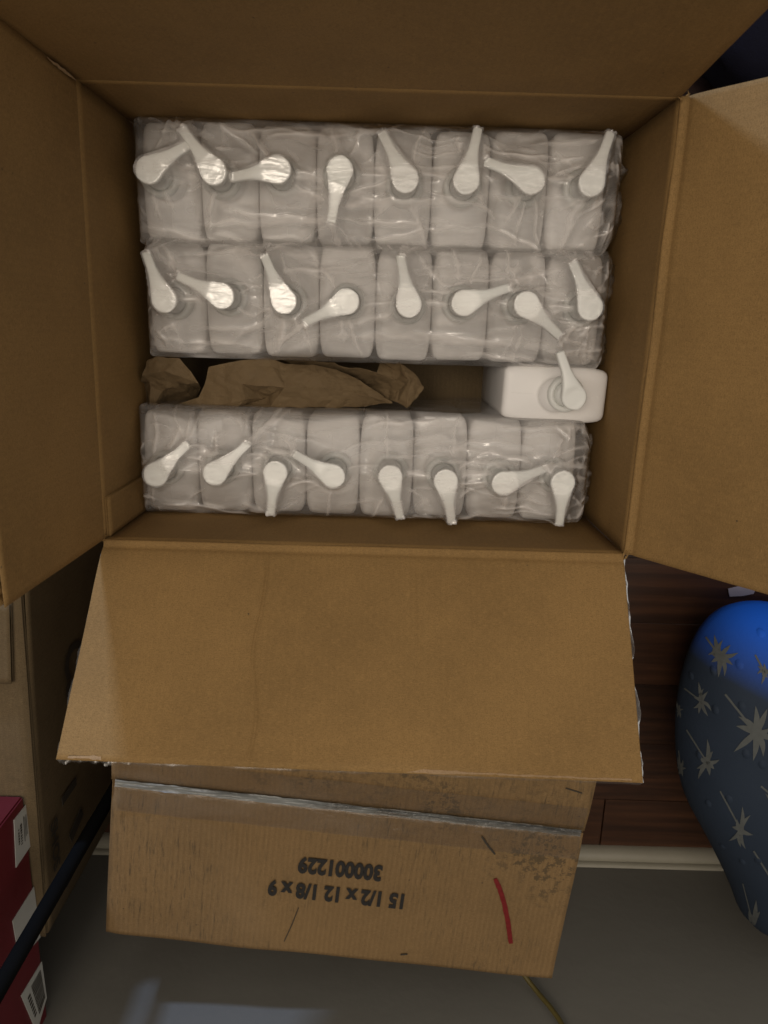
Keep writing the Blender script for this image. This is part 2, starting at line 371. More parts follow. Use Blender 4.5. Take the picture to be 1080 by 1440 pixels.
# top flap, almost upright
def rise(p, e, L, axis, s):
    a = math.radians(e); d = Vector((0, 0, L * math.sin(a))); d[axis] = s * L * math.cos(a); return p + d
tf = panel('flap', [TL, TR, rise(TR, 84, .160, 1, 1), rise(TL, 89, .160, 1, 1) + Vector((-.008, 0, 0))], M['board'], ob_, seed=12, nu=60, hinge=.001, warp=lambda u, v: .0022 * math.sin(math.pi * u) * v + crease(.42, .03, .0006, .1, 1.01, .008, 3)(u, v))
lf = panel('flap', [BL, TL, rise(TL, 89.5, .158, 0, -1) + Vector((0, .002, 0)), rise(BL, 88, .143, 0, -1) + Vector((0, .001, 0))], M['board'], ob_, seed=13, nu=60, hinge=.001)
rfl = panel('flap', [TR, BR, rise(BR, 50.5, .157, 0, 1), rise(TR, 52, .157, 0, 1)], M['board'], ob_, seed=14, nu=90, warp=lambda u, v: crease(.86, .03, .0005, .3, 1.01, .006, 8)(u, v) + .0012 * noise.noise(Vector((u * 5, v * 3, 9))))
# worn paper at the corners, torn fibres
def corner_fray(p, n=7, s=.006, seed=0):
    rr = random.Random(seed); V = []; Fs = []
    for i in range(n):
        c = p + Vector((rr.uniform(-1, 1), rr.uniform(-1, 1), rr.uniform(-.3, 1))) * s * .5
        a = rr.uniform(0, 6.28); d = Vector((math.cos(a), math.sin(a), rr.uniform(-.3, .6))) * s * rr.uniform(.5, 1.1); q = Vector((-d.y, d.x, rr.uniform(-.002, .002))) * rr.uniform(.15, .35)
        k = len(V); V += [c - d * .5, c + q * .5, c + d * .5, c - q * .5, c + Vector((0, 0, .0006))]; Fs += [(k, k+1, k+4), (k+1, k+2, k+4), (k+2, k+3, k+4), (k+3, k, k+4), (k, k+3, k+2, k+1)]
    return V, Fs
for i, p in enumerate((BR, TR, BL)):
    V, Fs = corner_fray(p + Vector((.002 if p.x > 0 else -.002, 0, .001)), 8, .006, i); obj('fibre_and_light_leak', mesh_np('fibre_and_light_leak', V, Fs, False), M['board'], ob_)['label'] = 'torn paper fibres at the box corner'
V, Fs = ribbon([TL + Vector((.0015, -.0015, .004 + .0022 * i)) + Vector((1, 1, 0)) * .0006 * noise.noise(Vector((i * .5, 2, 2))) for i in range(20)], [.0003 + .0022 * math.sin(math.pi * i / 19) * (.6 + .6 * abs(noise.noise(Vector((i * .7, 1, 1))))) for i in range(20)], up=Vector((.7, -.7, .1)), t=.0004, jag=.5)  # pale ribbon painted as light leaking through the flap seam
obj('fibre_and_light_leak', mesh_np('fibre_and_light_leak', V, Fs, False), M['board_worn_leak'], ob_)['label'] = 'pale ribbon painted as leaking light where the top and left flaps meet'
# clear tape overhanging the front flap's edges
def edge_tape(a, b, outdir, wd, seed, n=50, t=.0002):
    V = []; rr = random.Random(seed)
    for i in range(n + 1):
        p = lerp(a, b, i / n); e = wd * (.65 + .9 * noise.noise(Vector((i * .13, seed, 0))) + .35 * noise.noise(Vector((i * .6, seed, 4))))
        V += [p - outdir * .012, p, p + outdir * max(.0008, e) + Vector((0, 0, -.0015 + .002 * noise.noise(Vector((i * .3, seed, 9)))))]
    return V, grid_faces(3, n + 1)
nrm = -(BR - BL).cross(FLc - BL).normalized(); dn = nrm * -.0046
for (a, b, od, wd, sd) in ((lerp(BL, FLc, .05), FLc, Vector((-1, 0, 0)), .0035, 3), (lerp(BR, FRc, .02), FRc, Vector((1, 0, 0)), .0045, 8), (FLc, lerp(FLc, FRc, .12), (FLc - BL).normalized(), .0028, 5), (lerp(FLc, FRc, .1), FRc, (FRc - BR).normalized(), .0022, 15)):
    V, Fs = edge_tape(a + dn, b + dn, od, wd, sd); obj('tape_strip', mesh_np('tape_strip', V, Fs, True), M['tape'], ob_)

up_ = -nrm if nrm.z < 0 else nrm
pts = [lerp(FLc, FRc, .02 + .96 * i / 140) + up_ * .0011 - (FLc - BL).normalized() * (.0016 + .0010 * noise.noise(Vector((i * .12, 1, 0)))) for i in range(141)]
ww = [.0012 + .0024 * max(0, noise.noise(Vector((i * .05, 5, 0)))) + .0012 * noise.noise(Vector((i * .7, 5, 0))) for i in range(141)]
V, Fs = ribbon(pts, ww, up=up_, t=.0004, jag=.5, seed=3)
wo = obj('worn_edge', mesh_np('worn_edge', V, Fs, False), M['board_worn_leak'], ob_); wo['label'] = 'pale torn paper along the outer edge of the front flap'
# ------------------------------------------------------------------ pump bottle
ZB = H - .080                   # top of the shoulders
ZF = .0075                      # where bottles stand
HB = ZB - ZF
def section(wx, wy, bow, n=72):
    """barrel-sided rounded rectangle as n points, wx,wy half sizes"""
    pts = []; e = 11.0
    for i in range(n):
        a = 2 * math.pi * (i + .5) / n
        tx_, ty_ = math.cos(a), math.sin(a)
        # even spacing along the outline rather than by angle
        q = math.atan2(ty_ * wy, tx_ * wx); c, s = math.cos(q), math.sin(q)
        rr_ = (abs(c / wx) ** e + abs(s / wy) ** e) ** (-1 / e)
        x, y_ = rr_ * c, rr_ * s
        x *= 1 - bow * abs(y_ / wy) ** 2.6
        pts.append((x, y_))
    return pts
def bottle_body():
    wx, wy = .0238, .0440; n = 96; V = []; Fs = []
    base = section(wx, wy, .085, n)
    def inset(x, y_, d): return (x - math.copysign(min(d, abs(x)) * min(1, abs(x) / .012), x), y_ - math.copysign(min(d, abs(y_)) * min(1, abs(y_) / .012), y_))
    lv = [(0, .0040), (.0010, .0014), (.0035, 0), (HB * .5, 0), (HB - .0060, 0), (HB - .0036, .0005), (HB - .0020, .0015), (HB - .0010, .0030), (HB - .0004, .0050), (HB - .0001, .0072)]
    for z, d in lv:
        for (x, y_) in base: p = inset(x, y_, d); V.append((p[0], p[1], z))
    k = len(lv)
    for r_, z in ((.0162, HB + .0001), (.0154, HB + .0005), (.0146, HB + .0012), (.0140, HB + .0020), (.0138, HB + .005)):
        for (x, y_) in base:
            a = math.atan2(y_, x); V.append((r_ * math.cos(a), r_ * math.sin(a), z))
        k += 1
    for j in range(k - 1):
        for i in range(n): a = j * n + i; b = j * n + (i + 1) % n; Fs.append((a, b, b + n, a + n))
    Fs.append(tuple(range(n))[::-1]); Fs.append(tuple(range((k - 1) * n, k * n)))
    for sg in (-1, 1):
        k0 = len(V)
        for i in range(9):
            y_ = sg * lerp(.0165, .0372, i / 8)
            for (dx, dz_) in ((-.00030, -.0002), (-.00014, .00030), (.00014, .00030), (.00030, -.0002)): V.append((dx, y_, HB + dz_))
        Fs += grid_faces(4, 9, k0, sg > 0)
    return mesh_np('body', V, Fs, True)
def collar_mesh():
    n = 60; V = []; Fs = []
    prof = [(.0148, .0010), (.0150, .0022), (.0148, .0095), (.0142, .0112), (.0128, .0118), (.0110, .0118), (.0105, .0112), (.0103, .0060), (.0097, .0060), (.0096, .0125), (.0088, .0136), (.0060, .0138)]
    for j, (r_, z) in enumerate(prof):
        for i in range(n):
            a = 2 * math.pi * i / n; rr_ = r_ * (1 + (.012 if (i % 2 and 1 <= j <= 2) else 0)); V.append((rr_ * math.cos(a), rr_ * math.sin(a), HB + z))
    for j in range(len(prof) - 1):
        for i in range(n): a = j * n + i; b = j * n + (i + 1) % n; Fs.append((a, b, b + n, a + n))
    Fs.append(tuple(range((len(prof) - 1) * n, len(prof) * n)))
    return mesh_np('neck_collar', V, Fs, True)
def stem_mesh():
    V, Fs = lathe([(.0042, HB + .012), (.0042, HB + .030), (.0075, HB + .0305), (.0078, HB + .034)], 24); return mesh_np('stem', V, Fs, True)
SPL = .0375
def head_w(x, r=.0101):
    xt = .0035
    if x <= xt: return math.sqrt(max(0, r * r - x * x))
    w0 = math.sqrt(r * r - xt * xt); t = min(1, (x - xt) / (.0255 - xt)); w1 = .0038
    s0 = -xt / w0 * (.0255 - xt)
    h00 = 2*t**3 - 3*t**2 + 1; h10 = t**3 - 2*t**2 + t; h01 = -2*t**3 + 3*t**2
    return h00 * w0 + h10 * s0 + h01 * w1 - (max(0, x - .0255) * .03)
def head_mesh():
    xs = [-.0101 * math.cos(math.pi / 2 * i / 9) for i in range(0, 10)] + [.001 + .0345 * i / 22 for i in range(23)]
    xs = [-.01009] + xs[1:] + [SPL - .0012, SPL - .0003]
    V = []; Fs = []; n = 20; top = HB + .038
    for x in xs:
        w_ = max(.0006, head_w(x)); 
        if x > SPL - .0008: w_ *= .88
        tipdrop = .0055 * max(0, (x - .010) / (SPL - .010)) ** 1.5
        zt = top - tipdrop - .0006 * min(1, (x / .0101) ** 2 if x < 0 else 0); th = lerp(.0078, .0062, min(1, max(0, x / .03)))
        zc = zt - th / 2
        for i in range(n):
            a = 2 * math.pi * i / n; e = 2 / 4.0
            c, s = math.cos(a), math.sin(a)
            y_ = w_ * math.copysign(abs(c) ** e, c); z = zc + th / 2 * math.copysign(abs(s) ** e, s)
            d = math.hypot(x, y_)
            if s > .5 and d < .0086: z -= .0009 * (1 - (d / .0086) ** 10)      # shallow thumb dish
            V.append((x, y_, z))
    m = len(xs)
    for j in range(m - 1):
        for i in range(n): a = j * n + i; b = j * n + (i + 1) % n; Fs.append((a, b, b + n, a + n))
    Fs.append(tuple(range(n))[::-1])
    # spout opening: rim and recess
    k = (m - 1) * n; q = len(V)
    cxx = SPL - .0003; cc = Vector((cxx, 0, sum(V[k + i][2] for i in range(n)) / n))
    for s_, dx in ((.62, 0), (.55, -.004)):
        for i in range(n): p = Vector(V[k + i]); p = cc + (p - cc) * s_; V.append((p.x + dx, p.y, p.z))
    for i in range(n):
        i2 = (i + 1) % n; Fs.append((k + i, k + i2, q + i2, q + i)); Fs.append((q + i, q + i2, q + n + i2, q + n + i))
    Fs.append(tuple(q + n + i for i in range(n)))
    me = mesh_np('pump_head', V, Fs, True)
    return me
ME = dict(body=bottle_body(), neck_collar=collar_mesh(), stem=stem_mesh(), pump_head=head_mesh())
for k_, mt in (('body', 'bottle'), ('neck_collar', 'pump'), ('stem', 'pump'), ('pump_head', 'pump')): ME[k_].materials.append(M[mt])
for m_ in ME.values(): m_['moved'] = 1
rows = [[(206,238,258,206),(299,240,255,180),(390,238,339,247),(478,234,467,303),(570,251,539,190),(656,253,672,183),(748,253,689,229),(833,256,858,190)],
[(230,421,206,358),(311,416,257,391),(399,423,373,363),(487,424,438,449),(575,428,564,365),(653,426,714,405),(741,428,786,471),(831,432,808,374)],
[(218,668,262,626),(302,666,346,626),(387,665,381,719),(468,670,420,642),(549,671,562,725),(627,677,635,733),(709,680,759,662),(792,679,787,734)],
[(808,559,790.5,504)]]
def dirname(a):
    a = a % 360
    return ['right', 'up and right', 'up', 'up and left', 'left', 'down and left', 'down', 'down and right'][int((a + 22.5) // 45) % 8]
RN = ['back wrapped row', 'middle wrapped row', 'front wrapped row']
ORD = ['leftmost', 'second from left', 'third from left', 'fourth from left', 'fourth from right', 'third from right', 'second from right', 'rightmost']
# bundle extents (x0, x1, y centre)
ext = [(-.1845, .1805, .1115), (-.1835, .1865, .0235), (-.1955, .1775, -.1115)]
heads = []; bottles = []
first = None
def make_bottle(x, y_, ang_body, hx, hy, ang, label, group=None, sx_=1.0):
    global first
    t = thing('pump_bottle', label, 'pump bottle', (x, y_, ZF), group)
    for nm in ('body', 'neck_collar', 'stem', 'pump_head'):
        o = bpy.data.objects.new(nm, ME[nm]) if first is None else first[nm].copy()
        C.objects.link(o); o.parent = t
        if nm == 'body': o.rotation_euler = (0, 0, ang_body); o.scale = (sx_, 1, 1)
        else: o.location = (hx - x, hy - y_, 0); o.rotation_euler = (0, 0, ang if nm == 'pump_head' else 0)
        if first is None: made[nm] = o
    if first is None: first = dict(made)
    t.location.z += random.uniform(-.0008, .0008)
    return t
made = {}
for ri in range(3):
    x0, x1, yc = ext[ri]; st = (x1 - x0) / 8; hs = []
    for i, a in enumerate(rows[ri]):
        h = at(a[0], a[1], -.0425); t_ = at(a[2], a[3], -.0475); ang = math.atan2(t_.y - h.y, t_.x - h.x)
        bx = x0 + st * (i + .5); by = yc + random.uniform(-.0010, .0010)
        hx = bx + max(-.006, min(.006, h.x - bx)); hy = by + max(-.006, min(.006, h.y - by))
        make_bottle(bx, by, random.uniform(-.01, .01), hx, hy, ang, 'white pump bottle, spout pointing %s, %s in the %s' % (dirname(math.degrees(ang)), ORD[i], RN[ri]), 'pump bottles wrapped in plastic film', st / .0479)
        hs.append((hx, hy, ang))
    heads.append(hs)
h = at(808, 559, -.0425); t_ = at(790.5, 504, -.0475)
make_bottle(.1545, -.0455, math.pi / 2 - .02, h.x, h.y, math.atan2(t_.y - h.y, t_.x - h.x), 'loose unwrapped white pump bottle standing between the middle and front wrapped rows')

# ------------------------------------------------------------------ plastic film round each row
def make_film(ri, name, label):
    x0, x1, yc = ext[ri]; rg = np.random.RandomState(31 + ri)
    mL, mR, mY = (.0055, .003, .003)[ri], (.0115, .0055, .0125)[ri], .0035
    X0, X1, Y0, Y1 = x0 - mL, x1 + mR, yc - .0438 - mY, yc + .0438 + mY
    d = .0008; nx = int((X1 - X0) / d) + 1; ny = int((Y1 - Y0) / d) + 1
    xs = np.linspace(X0, X1, nx); ys = np.linspace(Y0, Y1, ny); GX, GY = np.meshgrid(xs, ys)
    zb = ZB
    ex = np.maximum(0, np.maximum(x0 + .006 - GX, GX - (x1 - .006))); ey = np.maximum(0, np.abs(GY - yc) - (.0438 - .006))
    ed = np.sqrt(ex ** 2 + ey ** 2)
    obst = np.where(ed < .0062, zb + .0006 - (ed / .0062) ** 2 * .004, zb - .03)
    for (hx, hy, an) in heads[ri]:
        dd = np.hypot(GX - hx, GY - hy); obst = np.where(dd < .0165, np.maximum(obst, zb + .0150), obst)
        u = (GX - hx) * math.cos(an) + (GY - hy) * math.sin(an); v = -(GX - hx) * math.sin(an) + (GY - hy) * math.cos(an)
        wv = np.array([[0.0]]); W_ = np.where(u < .0035, np.sqrt(np.maximum(0, .0106 ** 2 - u ** 2)), np.interp(u, [.0035, .012, .0255, SPL + .0008], [.0100, .0075, .0045, .0042]))
        ins = (u > -.0106) & (u < SPL + .0008) & (np.abs(v) < W_)
        obst = np.where(ins, np.maximum(obst, zb + .0390 - .0055 * np.clip((u - .01) / .0275, 0, 1) ** 1.5), obst)
    edge = zb - .0055
    def segd(ax, ay, bx, by):
        L2 = (bx - ax) ** 2 + (by - ay) ** 2 + 1e-9; t = np.clip(((GX - ax) * (bx - ax) + (GY - ay) * (by - ay)) / L2, 0, 1)
        return np.hypot(GX - ax - t * (bx - ax), GY - ay - t * (by - ay)), t
    hgt = obst.copy(); hs_ = heads[ri]
    for i, (hx, hy, an) in enumerate(hs_):
        dd, t = segd(hx, hy, hx + SPL * math.cos(an), hy + SPL * math.sin(an))
        slope = np.where(GY > hy, (.036) / max(.018, Y1 - hy), .036 / max(.018, hy - Y0)) * rg.uniform(.95, 1.35)
        hgt = np.maximum(hgt, zb + .0385 - .005 * t - dd * slope)
        if i < 7:
            h2 = hs_[i + 1]; dd, t = segd(hx, hy, h2[0], h2[1]); sag = rg.uniform(.004, .014)
            hgt = np.maximum(hgt, zb + .0375 - sag * 4 * t * (1 - t) - dd * .85)
    bd = np.minimum(np.minimum(GX - X0, X1 - GX), np.minimum(GY - Y0, Y1 - GY))
    hgt = np.minimum(hgt, edge + bd * 3.2); hgt = np.maximum(hgt, obst)
    rim_obst = obst.copy(); fix = hgt.copy()
    for it in range(14):
        av = hgt.copy(); av[1:-1, 1:-1] = .25 * (hgt[2:, 1:-1] + hgt[:-2, 1:-1] + hgt[1:-1, 2:] + hgt[1:-1, :-2])
        hgt = np.maximum(av, rim_obst); hgt[0, :] = hgt[-1, :] = hgt[:, 0] = hgt[:, -1] = edge
    # wrinkles
    wr = np.zeros_like(hgt)
    def ridge(ax, ay, bx, by, amp, sg):
        L = math.hypot(bx - ax, by - ay) + 1e-6; ux_, uy_ = (bx - ax) / L, (by - ay) / L
        s = (GX - ax) * ux_ + (GY - ay) * uy_; q = -(GX - ax) * uy_ + (GY - ay) * ux_
        q = q + .0012 * np.sin(s * 90 + rg.uniform(0, 6)) + .0006 * np.sin(s * 260 + rg.uniform(0, 6)); tt = s / L
        env = np.clip(tt * 6, 0, 1) * np.clip((1 - tt) * 2.2, 0, 1)
        return amp * env * (np.exp(-np.abs(q / sg) ** 1.25) - .45 * np.exp(-((q - 2 * sg) / (1.4 * sg)) ** 2))
    for (hx, hy, an) in heads[ri]:
        tx, ty = hx + SPL * .95 * math.cos(an), hy + SPL * .95 * math.sin(an)
        for k in range(7):
            a = an + rg.uniform(-1.3, 1.3); L = rg.uniform(.02, .06)
            wr += ridge(tx, ty, tx + L * math.cos(a), ty + L * .8 * math.sin(a), rg.uniform(.0006, .0018), rg.uniform(.0009, .0022))
        for k in range(5):
            a = rg.uniform(0, 6.28); L = rg.uniform(.03, .07)
            wr += ridge(hx + .011 * math.cos(a), hy + .011 * math.sin(a), hx + L * math.cos(a), hy + L * math.sin(a), rg.uniform(.0005, .0018), rg.uniform(.0010, .0026))
    for k in range(46):
        ax = rg.uniform(X0, X1 - .03); ay = rg.uniform(Y0 + .003, Y1 - .003); a = rg.normal(0, .13); L = rg.uniform(.04, .16)
        wr += ridge(ax, ay, ax + L * math.cos(a), ay + L * math.sin(a), rg.uniform(.0003, .0016), rg.uniform(.0008, .0030))
    for k in range(60):
        right = rg.rand() < .62; ax = (X1 - rg.uniform(0, .030)) if right else (X0 + rg.uniform(0, .022)); ay = rg.uniform(Y0, Y1); a = rg.uniform(0, 6.28); L = rg.uniform(.008, .03)
        wr += ridge(ax, ay, ax + L * math.cos(a), ay + L * math.sin(a), rg.uniform(.0005, .0016), rg.uniform(.0009, .0024))
    wr = np.clip(wr, -.0010, .0022)
    nh = np.full_like(hgt, 1.0)
    for (hx, hy, an) in heads[ri]:
        dd, t = segd(hx, hy, hx + SPL * .8 * math.cos(an), hy + SPL * .8 * math.sin(an)); nh = np.minimum(nh, np.clip((dd - lerp(.010, .004, t)) / .005, .06, 1))
    wr = wr * nh
    hgt = np.maximum(hgt + wr, rim_obst)
    # top grid + side skirt
    tr_ = np.clip((GX - x1) / (X1 - x1), 0, 1); tl_ = np.clip((x0 - GX) / (x0 - X0), 0, 1)       # gathered, rounded ends
    GY2 = yc + (GY - yc) * (1 - (.42 if ri != 1 else .16) * tr_ ** 2 - .06 * tl_ ** 2)
    V = np.stack([GX, GY2, hgt], -1).reshape(-1, 3).tolist(); Fs = grid_faces(nx, ny)
    loop = [i for i in range(nx)] + [j * nx + nx - 1 for j in range(1, ny)] + [(ny - 1) * nx + i for i in range(nx - 2, -1, -1)] + [j * nx for j in range(ny - 2, 0, -1)]
    prev = loop; n = len(loop); pv = [V[i] for i in loop]
    cxm, cym = (X0 + X1) / 2, yc
    for lv, dz_ in enumerate((.004, .010, .018, .028, .042, .060, .085, .112, .135)):
        cur = []
        for k, i in enumerate(loop):
            x, y_, z = pv[k]
            nn = noise.noise(Vector((k * .022, lv * .7, ri * 5))) ; n2 = noise.noise(Vector((k * .075, lv * .9, ri * 5 + 2)))
            bul = .0018 * nn + .0007 * n2 + .0006
            right = max(0, (x - (x1 - .012)) / .016)
            outx = bul * (1 if x > cxm else -1) if (x > X1 - .002 or x < X0 + .002) else 0
            outy = bul * (1 if y_ > yc else -1) if abs(y_ - yc) > .044 else 0
            if x > X1 - .002: outx += (.0030 + .006 * nn + .0045 * n2) * math.sin(min(1, (lv + 1) / 3) * math.pi * .6)
            V.append([x + outx, y_ + outy * .6, edge - dz_ + .0012 * n2]); cur.append(len(V) - 1)
        for k in range(n): k2 = (k + 1) % n; Fs.append((prev[k], cur[k], cur[k2], prev[k2]))
        prev = cur
    me_ = mesh_np(name, V, Fs, True); sa = me_.attributes.new('stress', 'FLOAT', 'POINT'); val = np.zeros(len(V), dtype=np.float32)
    stv = np.clip(np.clip(wr.ravel() / .0013, 0, 1) ** 1.2 + .30 * np.clip((np.maximum(GX - x1, x0 - GX)).ravel() / .003, 0, 1), 0, 1); val[:nx * ny] = stv; val[nx * ny:] = .32
    sa.data.foreach_set('value', val)
    o = obj(name, me_, M['film']); o['kind'] = None if False else ''
    del o['kind']
    # origin to the bundle's base
    o.data.transform(Matrix.Translation((-cxm, -cym, -ZF))); o.location = (cxm, cym, ZF)
    tag(o, label, 'plastic wrap', 'plastic film wrapped round the rows of bottles')
make_film(0, 'plastic_wrap', 'crinkled clear film round the back row of bottles, against the top wall')
make_film(1, 'plastic_wrap', 'crinkled clear film round the middle row, torn open beside the loose bottle')
make_film(2, 'plastic_wrap', 'crinkled clear film round the front row of bottles, below the kraft paper')

# ------------------------------------------------------------------ crumpled kraft paper
def crumple(name, pts, tris, parent, seed, cuts=9, amp=.0015):
    bm = bmesh.new(); vs = [bm.verts.new(at(x, y_, z)) for x, y_, z in pts]
    for t in tris:
        try: bm.faces.new([vs[i] for i in t])
        except ValueError: pass
    bmesh.ops.recalc_face_normals(bm, faces=bm.faces)
    bmesh.ops.triangulate(bm, faces=bm.faces[:])
    bmesh.ops.subdivide_edges(bm, edges=bm.edges[:], cuts=cuts, use_grid_fill=True)
    bm.normal_update()
    for v in bm.verts:
        p = v.co; d = abs(noise.noise(p * 55 + Vector((seed, 0, 0)))) * 2 + abs(noise.noise(p * 130 + Vector((0, seed, 0)))) * .8 + abs(noise.noise(p * 290 + Vector((0, seed, 0)))) * .3
        v.co = p + v.normal * amp * (d - .6) + Vector((0, 0, amp * .5 * noise.noise(p * 40)))
    bmesh.ops.solidify(bm, geom=bm.faces[:], thickness=.0003)
    me = bpy.data.meshes.new(name); bm.to_mesh(me); bm.free()
    return obj(name, me, M['paper'], parent)
kp = thing('crumpled_paper', 'crumpled brown kraft paper stuffed between the middle and front rows', 'packing paper', (-.08, -.045, ZB - .05))
L = [(200,527,-.086),(207,507,-.090),(222,502,-.089),(252,504,-.088),(268,522,-.088),(279,539,-.092),(249,539,-.094),(234,545,-.097),(224,556,-.10),(213,571,-.102),(211,535,-.094),(232,522,-.080),(240,575,-.135),(275,562,-.130),(283,545,-.13),(196,545,-.12),(200,568,-.125),(212,583,-.112),(252,580,-.115)]
crumple('paper_fold', L, [(0,1,11),(1,2,11),(2,3,11),(3,4,11),(4,5,11),(5,6,11),(6,7,11),(7,8,10),(8,9,10),(7,10,11),(10,0,11),(7,6,13),(7,13,12),(7,12,8),(8,12,9),(6,5,14),(6,14,13),(0,10,15),(10,9,16),(10,16,15),(9,17,16),(9,12,17),(12,18,17),(12,13,18)], kp, 3)
Mn = [(293,516,-.090),(320,510,-.086),(375,503,-.088),(400,512,-.092),(440,513,-.094),(472,519,-.096),(500,531,-.098),(526,549,-.10),(552,566,-.104),(520,570,-.104),(470,573,-.094),(420,573,-.090),(380,572,-.090),(330,574,-.094),(282,574,-.096),(226,582,-.098),(250,568,-.096),(279,559,-.093),(288,540,-.090),(340,540,-.079),(400,545,-.080),(455,545,-.082),(500,553,-.090),(372,560,-.100),(242,588,-.100),(345,562,-.083)]
crumple('paper_fold', Mn, [(0,1,19),(1,2,19),(2,3,20),(2,20,19),(3,4,20),(4,21,20),(4,5,21),(5,6,21),(6,22,21),(6,7,22),(7,8,22),(8,9,22),(9,10,22),(10,21,22),(10,11,21),(11,20,21),(11,12,20),(12,23,20),(23,19,20),(23,25,19),(12,13,23),(13,25,23),(13,14,25),(14,18,25),(18,19,25),(18,0,19),(14,17,18),(14,16,17),(14,24,15),(14,15,16)], kp, 8, amp=.0015)
Rt = [(393,505,-.094),(430,505,-.094),(470,511,-.096),(530,524,-.098),(557,535,-.100),(563,548,-.105),(560,566,-.104),(572,574,-.100),(585,560,-.098),(596,545,-.100),(588,530,-.096),(562,509,-.094),(535,508,-.108),(575,535,-.088),(556,512,-.098),(520,545,-.125),(540,560,-.118),(480,530,-.12),(558,522,-.106),(430,520,-.115)]
crumple('paper_fold', Rt, [(0,1,19),(1,2,19),(2,17,19),(2,3,17),(3,15,17),(3,4,15),(4,5,15),(5,16,15),(5,6,16),(12,14,18),(3,12,18),(3,18,4),(18,13,4),(4,13,5),(5,13,6),(6,13,7),(7,13,8),(8,13,9),(9,13,10),(10,13,11),(11,13,18),(11,18,14)], kp, 12, amp=.0016)

# ------------------------------------------------------------------ closed printed box beside it
O = at(148, 1312, 0); E_ = at(776, 1376, 0); U = (E_ - O).normalized(); Vv = Vector((-U.y, U.x, 0)); WB = (E_ - O).length; DB = .318
tbx = thing('printed_cardboard_box', 'closed taped cardboard box printed 300001229, with a red marker stroke', 'cardboard box', (O + U * WB / 2 + Vv * DB / 2) * 1.0 - Vector((0, 0, H)))
s0 = O + Vv * .1560; s1 = s0 + U * WB; gp = Vv * .0014
Z1 = Vector((0, 0, -.0045))
def wt(u, v): return .0015 * noise.noise(Vector((u * 5, v * 2, 4))) - .0022 * math.exp(-((1 - v) / .10) ** 2) - .003 * math.exp(-((u / .02) ** 2)) * (.5 + v) 
def wt2(u, v): return .0015 * noise.noise(Vector((u * 5, v * 2, 9))) - .0022 * math.exp(-((1 - v) / .10) ** 2)
p1 = panel('top_flap', [O, E_, s1 - gp, s0 - gp], M['board_text'], tbx, warp=wt, seed=21, nu=90, nv=40, hinge=False, wob=.0006)
p2 = panel('top_flap', [E_ + Vv * DB, O + Vv * DB, s0 + gp, s1 + gp], M['board_text'], tbx, warp=wt2, seed=22, nu=60, nv=24, hinge=False, wob=.0006)
inn = .0008
def box_walls(O, U, Vv, W_, D_, z1, mat, parent, s):
    c = [O, O + U * W_, O + U * W_ + Vv * D_, O + Vv * D_]
    for i in range(4):
        a, b = c[i] + Z1 * 1.0, c[(i + 1) % 4] + Z1 * 1.0
        panel('wall', [a, b, Vector((b.x, b.y, z1)), Vector((a.x, a.y, z1))][::-1] if False else [Vector((a.x, a.y, z1)), Vector((b.x, b.y, z1)), b, a], mat, parent, seed=s + i, hinge=False, flutes=False, nu=16, nv=10, wob=.0006)
box_walls(O, U, Vv, WB, DB, .0008, M['board_text'], tbx, 31)
# tape over the seam: a broad clear band and the crumpled strip sunk into the gap
def tape_band(name, c0, c1, wdt, mat, parent, lift, seed, amp, n=160, m=14, sink=.0):
    V = []
    for j in range(m + 1):
        for i in range(n + 1):
            u = i / n; q = (j / m - .5); p = lerp(c0, c1, u) + Vv * (q * wdt * (1 + .03 * noise.noise(Vector((u * 9, seed, 0)))))
            z = lift + amp * noise.noise(Vector((u * 14, q * 6, seed))) + amp * .7 * noise.noise(Vector((u * 60, q * 16, seed + 3)))
            z -= .0022 * math.exp(-((q * wdt) / .016) ** 2) + sink * math.exp(-((q * wdt) / .0025) ** 2)
            V.append(p + Vector((0, 0, z)))
    return obj(name, mesh_np(name, V, grid_faces(n + 1, m + 1), True), mat, parent)
tape_band('tape', s0 + U * .003, s1 - U * .002, .052, M['tape'], tbx, .0012, 2, .0003, sink=.002)
tape_band('tape_wrinkle', s0 + U * .004, s1 - U * .003, .0070, M['tape_seam'], tbx, .0022, 6, .0012, m=10)
Xt = (at(378, 1237, 0) - at(568, 1257, 0)); Nn = Vector((0, 0, 1))
def tl(text, a, b, name, hs=1.0, bold=.045):
    X = b - a; Y = Nn.cross(X).normalized(); return lettering(name, text, a, X, Y, X.length, M['ink'], tbx, lift=.0016, bold=bold, hscale=hs)
tl('15 1/2 x 12 1/8 x 9', at(569, 1257, 0), at(378, 1237, 0), 'printed_size', 1.32)
tl('300001229', at(538.5, 1217, 0), at(420.5, 1204.5, 0), 'printed_number', 1.32)
def stroke(name, pp, wd, mat, parent, z=.0016, dense=6):
    P = [at(x, y_, 0) + Vector((0, 0, z)) for x, y_ in pp]; Q = []
    for i in range(len(P) - 1):
        for k in range(dense): Q.append(lerp(P[i], P[i + 1], k / dense))
    Q.append(P[-1]); n = len(Q)
    ww = [wd * (.55 + .45 * math.sin(math.pi * min(1, (i + 1.5) / 5) / 2) * math.sin(math.pi * min(1, (n - i + .5) / 4) / 2)) for i in range(n)]
    V, Fs = ribbon(Q, ww, t=.0003, jag=.25, seed=pp[0][0]); return obj(name, mesh_np(name, V, Fs, False), mat, parent)
stroke('red_stroke', [(696, 1234), (703, 1250), (709, 1270), (714, 1295), (718, 1325)], .0042, M['red_ink'], tbx)
stroke('scuff_mark', [(677, 1175), (686, 1188), (696, 1200)], .0016, M['ink_faded'], tbx)
stroke('scuff_mark', [(563, 1341), (573, 1340)], .0014, M['ink_faded'], tbx, dense=3)
